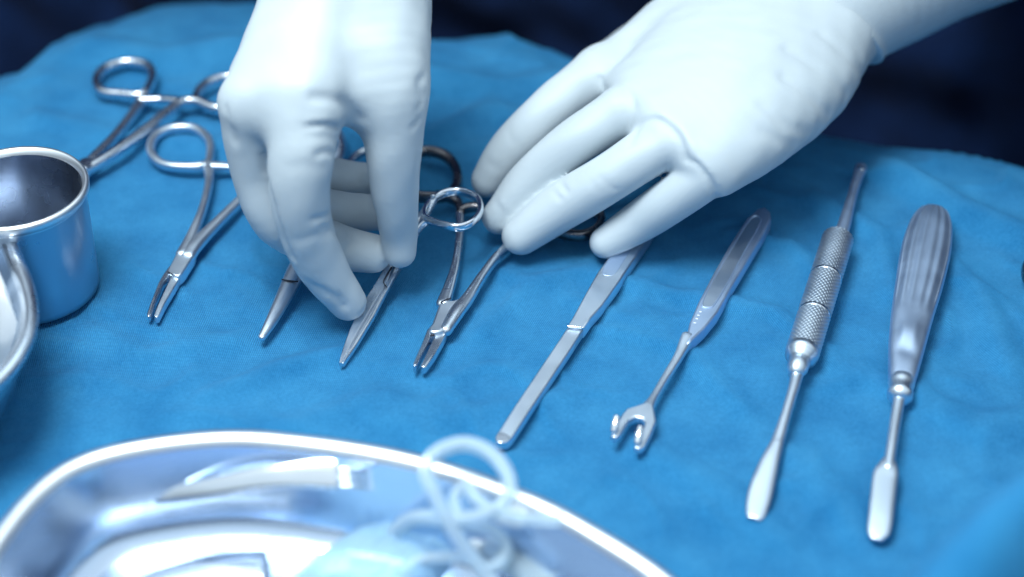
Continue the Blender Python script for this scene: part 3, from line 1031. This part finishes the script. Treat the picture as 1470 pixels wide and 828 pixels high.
def raspatory():
    t = thing('raspatory', 'raspatory with a broad teardrop steel handle fluted lengthwise, at the right of the row', 'raspatory', G(1305, 450), NW)
    # lofted body with flutes cut along its upper side
    path = catmull([(1341, 301, 5.4, 22, 5.0), (1340, 306, 5.6, 42, 6.5), (1336, 325, 6, 60, 8.5), (1329, 360, 6.4, 70, 9.6), (1320, 405, 6.4, 67, 9.8), (1310, 450, 6.2, 60, 9.4), (1302, 495, 6, 52, 8.6), (1297, 530, 5.8, 43, 7.8), (1294, 552, 5.6, 36, 7.0)], 12)
    sec = 96
    vs, fs = [], []
    P = [G(r[0], r[1], r[2] / 1000) for r in path]
    n = len(P)
    for i, r in enumerate(path):
        tt = (P[min(i + 1, n - 1)] - P[max(i - 1, 0)]).normalized()
        w = tt.cross(Vector((0, 0, 1))).normalized()
        u = w.cross(tt)
        W, H = r[3] * pxs(P[i]) / 2, r[4] / 2000
        fl = min(1, max(0, (i - 3) / 6)) * min(1, max(0, (62 - i) / 7))
        dim = math.exp(-((i - 70) / 4.5) ** 2)
        for k in range(sec):
            a = 2 * math.pi * k / sec
            c, s = math.cos(a), math.sin(a)
            x = math.copysign(abs(c) ** 0.75, c)
            y = math.copysign(abs(s) ** 0.75, s)
            z = H * y
            if s > 0.05:
                z -= fl * 0.00045 * (0.5 + 0.5 * math.cos(x / 0.40 * 2 * math.pi)) * min(1, s * 1.6) * (1 if abs(x) < 0.88 else 0)
                z += dim * 0.0009 * math.exp(-(abs(x) / 0.5) ** 4) - 0.0006 * math.exp(-((i - 78) / 3.0) ** 2) * math.exp(-(x / 0.6) ** 2)
            vs.append(P[i] + w * W * x + u * z)
    for i in range(n - 1):
        for k in range(sec):
            l = (k + 1) % sec
            fs.append((i * sec + k, i * sec + l, (i + 1) * sec + l, (i + 1) * sec + k))
    fs.append(tuple(range(sec)))
    fs.append(tuple((n - 1) * sec + k for k in range(sec))[::-1])
    h = MB().add(vs, fs).build('handle', M['satin'], t)
    pa, pb = G(1295, 545, 0.0058), G(1291, 575, 0.0056)
    R = 0.0042
    lathe_axis(MB(), [(0, R * 1.02), (0.2, R * 1.1), (0.3, R * 1.04), (0.55, R * .98), (0.62, R * 1.06), (0.8, R * 1.06), (0.9, R * .8), (1.0, R * 0.5)], pa, pb).build('collar', M['satin_light'], t)
    sweep(MB(), [Q(1291, 570, 5.6, 18, 4), Q(1286, 600, 5.2, 17, 3.8), Q(1280, 640, 4.8, 16, 3.6), Q(1275, 672, 4.2, 18, 3.4)], ex=2.2).build('shaft', M['satin_light'], t)
    sweep(MB(), [Q(1276, 662, 4.2, 20, 3.0), Q(1273, 676, 4.0, 34, 3.0), Q(1270, 690, 3.8, 37, 2.8), Q(1265, 735, 3.2, 36, 2.6), Q(1262, 757, 2.8, 34, 2.2), Q(1260, 767, 2.5, 29, 2.0), Q(1259, 773, 2.3, 19, 1.8)], ex=3.2, sub=8).build('rasp_blade', M['satin_light'], t)


raspatory()


def edge_tool():
    t = thing('retractor', 'dark steel instrument end just entering at the right edge', 'retractor', G(1480, 388))
    sweep(MB(), [Q(1477, 388, 4, 22, 5), Q(1500, 396, 4, 18, 4.6), Q(1560, 420, 4, 16, 4.4), Q(1640, 455, 4, 22, 5)], ex=2.4).build('handle', M['gilt'], t)
    sweep(MB(), ring(1480, 388, 11, 15, 4.5, 6, 5), closed=True).build('end_loop', M['gilt'], t)


edge_tool()


# ------------------------------------------------------------------ steel vessels
def cup():
    zr = 0.046
    c = G(20, 271, zr)
    R = 0.0256
    cb = Vector((c.x, c.y, 0))
    t = thing('medicine_cup', 'round brushed steel medicine cup with a rolled rim at the left edge', 'cup', cb)
    rb = R * 0.945
    prof = [(0.0, 0.0003), (rb * 0.93, 0.0003), (rb * 0.99, 0.0012), (rb * 1.0, 0.004), (R * 0.952, 0.012), (R * 0.972, 0.030), (R * 0.985, zr - 0.004),
            (R * 0.99, zr - 0.0025), (R * 1.02, zr - 0.0028), (R * 1.05, zr - 0.0016), (R * 1.055, zr + 0.0002), (R * 1.025, zr + 0.0014), (R * .98, zr + 0.001), (R * 0.945, zr - 0.0012),
            (R * 0.94, zr - 0.01), (R * 0.94, 0.012), (R * 0.93, 0.004), (R * 0.88, 0.002), (0, 0.0018)]
    sec = 96
    vs, fs = [], []
    for r, z in prof:
        for k in range(sec):
            a = 2 * math.pi * k / sec
            vs.append(cb + Vector((r * math.cos(a), r * math.sin(a), z)))
    for i in range(len(prof) - 1):
        for k in range(sec):
            l = (k + 1) % sec
            fs.append((i * sec + k, i * sec + l, (i + 1) * sec + l, (i + 1) * sec + k))
    body_n = 6 * sec
    b = MB().add(vs[:7 * sec], fs[:body_n]).build('body', M['cup'], t)
    o = len(vs)
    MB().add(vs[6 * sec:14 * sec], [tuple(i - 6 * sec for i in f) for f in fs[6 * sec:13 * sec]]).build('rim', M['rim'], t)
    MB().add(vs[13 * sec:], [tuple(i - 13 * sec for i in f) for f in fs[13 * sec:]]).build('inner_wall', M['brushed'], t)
    return t


cup()


def vessel(name, label, cat, outline, zr, prof, parts, m, closed_sub=10):
    """open dish: outline is a closed loop of ground points; prof: (inward offset m, z m)"""
    pts = catmull([(p[0], p[1], 0) for p in outline], closed_sub, True)
    P = np.array(pts)[:, :2]
    n = len(P)
    T = np.roll(P, -1, 0) - np.roll(P, 1, 0)
    T /= np.linalg.norm(T, axis=1)[:, None]
    area = (P[:, 0] * np.roll(P[:, 1], -1) - np.roll(P[:, 0], -1) * P[:, 1]).sum()
    Nn = np.stack([-T[:, 1], T[:, 0]], 1) * (1 if area > 0 else -1)
    cen = P.mean(0)
    t = thing(name, label, cat, Vector((cen[0], cen[1], 0)))
    rows = [[(P[i][0] + Nn[i][0] * o, P[i][1] + Nn[i][1] * o, z) for i in range(n)] for o, z in prof]
    for pname, a, b, pm, cap in parts:
        vs = [v for r in rows[a:b + 1] for v in r]
        fs = []
        for r in range(b - a):
            for i in range(n):
                j = (i + 1) % n
                fs.append((r * n + i, r * n + j, (r + 1) * n + j, (r + 1) * n + i))
        mb = MB().add(vs, fs)
        if cap:
            last = rows[b]
            mb.add(last + [(cen[0], cen[1], last[0][2])], [(i, (i + 1) % n, n) for i in range(n)])
        mb.build(pname, pm, t)
    return t


TRAY = [(-0.151, -0.172), (-0.141, -0.145), (-0.125, -0.131), (-0.094, -0.1237), (-0.066, -0.1252), (-0.029, -0.134), (0.005, -0.1505), (0.025, -0.165), (0.045, -0.184),
        (0.058, -0.206), (0.058, -0.232), (0.040, -0.253), (0.0, -0.262), (-0.05, -0.262), (-0.10, -0.256), (-0.14, -0.235), (-0.155, -0.205)]
ZR = 0.040
vessel('basin', 'large polished steel basin with a wide rolled rim, out of focus in the foreground', 'basin', TRAY, ZR,
       [(0.012, 0.0005), (0.006, 0.001), (0.003, 0.006), (0.0018, 0.03), (0.001, ZR - 0.004), (-0.0006, ZR - 0.0036), (-0.0015, ZR - 0.0016), (-0.0007, ZR + 0.0002), (0.0014, ZR + 0.0008), (0.0034, ZR + 0.0003), (0.0044, ZR - 0.002),
        (0.0056, ZR - 0.010), (0.0068, 0.018), (0.0080, 0.011), (0.0105, 0.0075), (0.0150, 0.0055), (0.018, 0.0050), (0.024, 0.0032), (0.030, 0.0026), (0.045, 0.0024)],
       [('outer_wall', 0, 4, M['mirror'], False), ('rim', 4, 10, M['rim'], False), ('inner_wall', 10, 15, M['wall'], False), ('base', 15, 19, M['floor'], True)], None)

BOWL = [(-0.184, -0.015), (-0.171, -0.036), (-0.1615, -0.060), (-0.1595, -0.080), (-0.165, -0.100), (-0.182, -0.118), (-0.212, -0.128), (-0.245, -0.118), (-0.268, -0.088), (-0.270, -0.045), (-0.250, -0.008), (-0.215, 0.002)]
vessel('steel_bowl', 'polished steel bowl holding white gauze, cut off by the left edge', 'bowl', BOWL, 0.04,
       [(0.024, 0.0005), (0.018, 0.0025), (0.011, 0.013), (0.0055, 0.027), (0.0022, 0.036), (-0.0004, 0.0366), (-0.0010, 0.0385), (0.0, 0.0402), (0.0022, 0.0406), (0.0044, 0.0394), (0.0052, 0.037),
        (0.0085, 0.026), (0.0135, 0.0145), (0.021, 0.0065), (0.030, 0.0040)],
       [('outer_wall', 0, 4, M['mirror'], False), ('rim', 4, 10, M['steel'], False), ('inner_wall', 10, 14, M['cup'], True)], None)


def lump_cloth(name, label, cat, c, sx, sy, h, m, seed, rot=0.0):
    """crumpled folded swab: a closed, wrinkled pad"""
    r = np.random.default_rng(seed)
    n = 46
    u = np.linspace(-1, 1, n)
    U, V = np.meshgrid(u, u)
    edge = np.clip(1 - np.maximum(np.abs(U), np.abs(V)) ** 6, 0, 1)
    top = h * (0.35 + 0.65 * edge) * (0.75 + 0.4 * wave_noise(U, V, 1.1, seed)) + 0.0012 * wave_noise(U, V, 0.35, seed + 1)
    t = thing(name, label, cat, Vector((c.x, c.y, c.z)))
    ca, sa = math.cos(rot), math.sin(rot)
    wob = 1 + 0.07 * wave_noise(U, V, 0.9, seed + 2)
    X = sx * U * wob
    Y = sy * V * wob
    A = np.stack([c.x + X * ca - Y * sa, c.y + X * sa + Y * ca, c.z + top], -1).reshape(-1, 3)
    B = A.copy()
    B[:, 2] = c.z
    i = np.arange(n * n).reshape(n, n)
    f = [tuple(q) for q in np.stack([i[:-1, :-1], i[:-1, 1:], i[1:, 1:], i[1:, :-1]], -1).reshape(-1, 4)]
    g = [tuple(k + n * n for k in q[::-1]) for q in f]
    ring_i = list(i[0, :]) + list(i[1:, -1]) + list(i[-1, ::-1][1:]) + list(i[::-1, 0][1:-1])
    side = [(ring_i[k], ring_i[(k + 1) % len(ring_i)], ring_i[(k + 1) % len(ring_i)] + n * n, ring_i[k] + n * n) for k in range(len(ring_i))]
    MB().add([Vector(v) for v in np.concatenate([A, B])], f + g + side).build('pad', m, t)
    return t


p = G(-24, 418, 0.030)
lump_cloth('gauze_swab', 'crumpled white gauze swab lying in the bowl at the left edge', 'swab', Vector((-0.1845, -0.050, 0.013)), 0.011, 0.012, 0.042, M['gauze'], 71, 0.4)
p = G(500, 790, 0.010)
lump_cloth('plastic_packet', 'crumpled pale blue plastic packet lying inside the basin', 'packet', Vector((p.x - 0.002, p.y - 0.018, 0.0035)), 0.016, 0.042, 0.016, M['packet'], 83, -0.75)


def tubing():
    t = thing('coiled_tubing', 'coil of clear white plastic tubing looping over the rim of the steel basin', 'tubing', G(670, 760, 0.006))
    path = [(730, 860, 14), (690, 815, 22), (650, 760, 34), (622, 705, 44), (612, 672, 49), (630, 648, 52), (668, 637, 54), (706, 652, 53), (729, 684, 50), (728, 716, 46), (700, 738, 41), (655, 746, 36), (610, 742, 30), (585, 748, 22), (560, 770, 12)]
    sweep(MB(), [Q(x, y, z, 21, 4.6) for x, y, z in path], ex=2.0, sub=10, sec=16).build('tube', M['tubing'], t)
    path = [(800, 746, 46), (760, 744, 44), (715, 736, 42), (685, 716, 42), (668, 698, 41), (652, 718, 38), (668, 752, 34), (708, 762, 30), (728, 790, 26), (705, 815, 22), (660, 800, 18), (600, 806, 14), (560, 840, 12)]
    sweep(MB(), [Q(x, y, z, 17, 4.0) for x, y, z in path], ex=2.0, sub=10, sec=16).build('tube', M['tubing'], t)
    sweep(MB(), [Q(722, 736, 36, 27, 6.5), Q(745, 741, 36, 27, 6.5)], ex=3).build('connector', M['gauze'], t)


tubing()


def syringe():
    a, b = G(694, 786, 0.020), G(800, 838, 0.014)
    t = thing('syringe', 'small white plastic syringe lying on the basin floor beside the tubing', 'syringe', (a + b) / 2 - Vector((0, 0, .012)))
    lathe_axis(MB(), [(0.0, 0.0022), (0.0, 0.0045), (0.9, 0.0045), (0.93, 0.0065), (0.96, 0.0065)], a, b).build('barrel', M['tubing'], t)
    lathe_axis(MB(), [(0.2, 0.0040), (1.15, 0.0038), (1.16, 0.0055), (1.2, 0.0055)], a, b).build('plunger', M['gauze'], t)
    lathe_axis(MB(), [(-0.18, 0.0012), (0.0, 0.0020)], a, b).build('nozzle', M['gauze'], t)


syringe()


def basin_fork():  # added metal comb imitating a forked reflection in the basin wall
    t = thing('reflection_comb', 'added four-toothed steel comb standing in for a reflection on the basin wall', 'retractor', G(450, 730, 0.006))
    sweep(MB(), [Q(225, 712, 20, 24, 3), Q(300, 700, 26, 30, 3), Q(380, 686, 31, 34, 3), Q(440, 680, 33, 42, 2.6), Q(482, 680, 33, 46, 2.4)], ex=3, up=(0, -0.8, 1)).build('handle', M['mirror'], t)
    for k in range(4):
        x = 484 + k * 1.5
        y = 664 + k * 11
        sweep(MB(), [Q(x, y, 33, 7, 2.2), Q(x + 22, y + 1, 33.5, 7, 2.0), Q(x + 46, y + 4, 36, 5, 1.4)], ex=2.2, up=(0, -0.5, 1)).build('tooth', M['mirror'], t)


basin_fork()


def basin_bar():  # added bar in place of an unidentified bright curve on the basin floor
    t = thing('spatula', 'added flat polished steel bar with a rounded end, for a bright curve on the basin floor', 'spatula', G(300, 820, 0.006))
    sweep(MB(), [Q(160, 868, 7.5, 52, 3.2), Q(230, 838, 7.5, 58, 3.2), Q(310, 818, 7.5, 60, 3.2), Q(376, 812, 7.5, 58, 3.2)], ex=3.2).build('blade', M['mirror'], t)


basin_bar()

# ------------------------------------------------------------------ light
W = bpy.data.worlds.new('World')
S.world = W
W.use_nodes = True
nt = W.node_tree
bg = nt.nodes['Background']
tc = nt.nodes.new('ShaderNodeTexCoord')
sp = nt.nodes.new('ShaderNodeSeparateXYZ')
nt.links.new(tc.outputs['Generated'], sp.inputs[0])
rmp = nt.nodes.new('ShaderNodeValToRGB')
rmp.color_ramp.elements[0].position = 0.2
rmp.color_ramp.elements[0].color = (0.008, 0.02, 0.05, 1)
rmp.color_ramp.elements[1].position = 1.0
rmp.color_ramp.elements[1].color = (0.84, 0.95, 1.0, 1)
e = rmp.color_ramp.elements.new(0.62)
e.color = (0.74, 0.90, 1.0, 1)
nt.links.new(sp.outputs['Z'], rmp.inputs['Fac'])
nt.links.new(rmp.outputs['Color'], bg.inputs['Color'])
bg.inputs['Strength'].default_value = 0.92


def area(name, loc, target, size, power, color, size_y=None):
    d = bpy.data.lights.new(name, 'AREA')
    d.shape = 'ELLIPSE' if size_y else 'DISK'
    d.size = size
    if size_y:
        d.size_y = size_y
    d.energy = power
    d.color = color
    o = bpy.data.objects.new(name, d)
    COL.objects.link(o)
    o.location = loc
    o.rotation_euler = (Vector(target) - Vector(loc)).to_track_quat('-Z', 'Y').to_euler()
    return o


area('theatre_lamp', (-0.20, -0.18, 0.84), (0.0, -0.10, 0), 0.40, 9.4, (0.89, 0.98, 1.0))
area('rear_fill', (0.1, 1.35, 1.45), (0.0, 0.0, 0), 2.4, 8, (0.66, 0.86, 1.0), 1.5)  # added fill behind the table, sized so the flat steel mirrors something bright
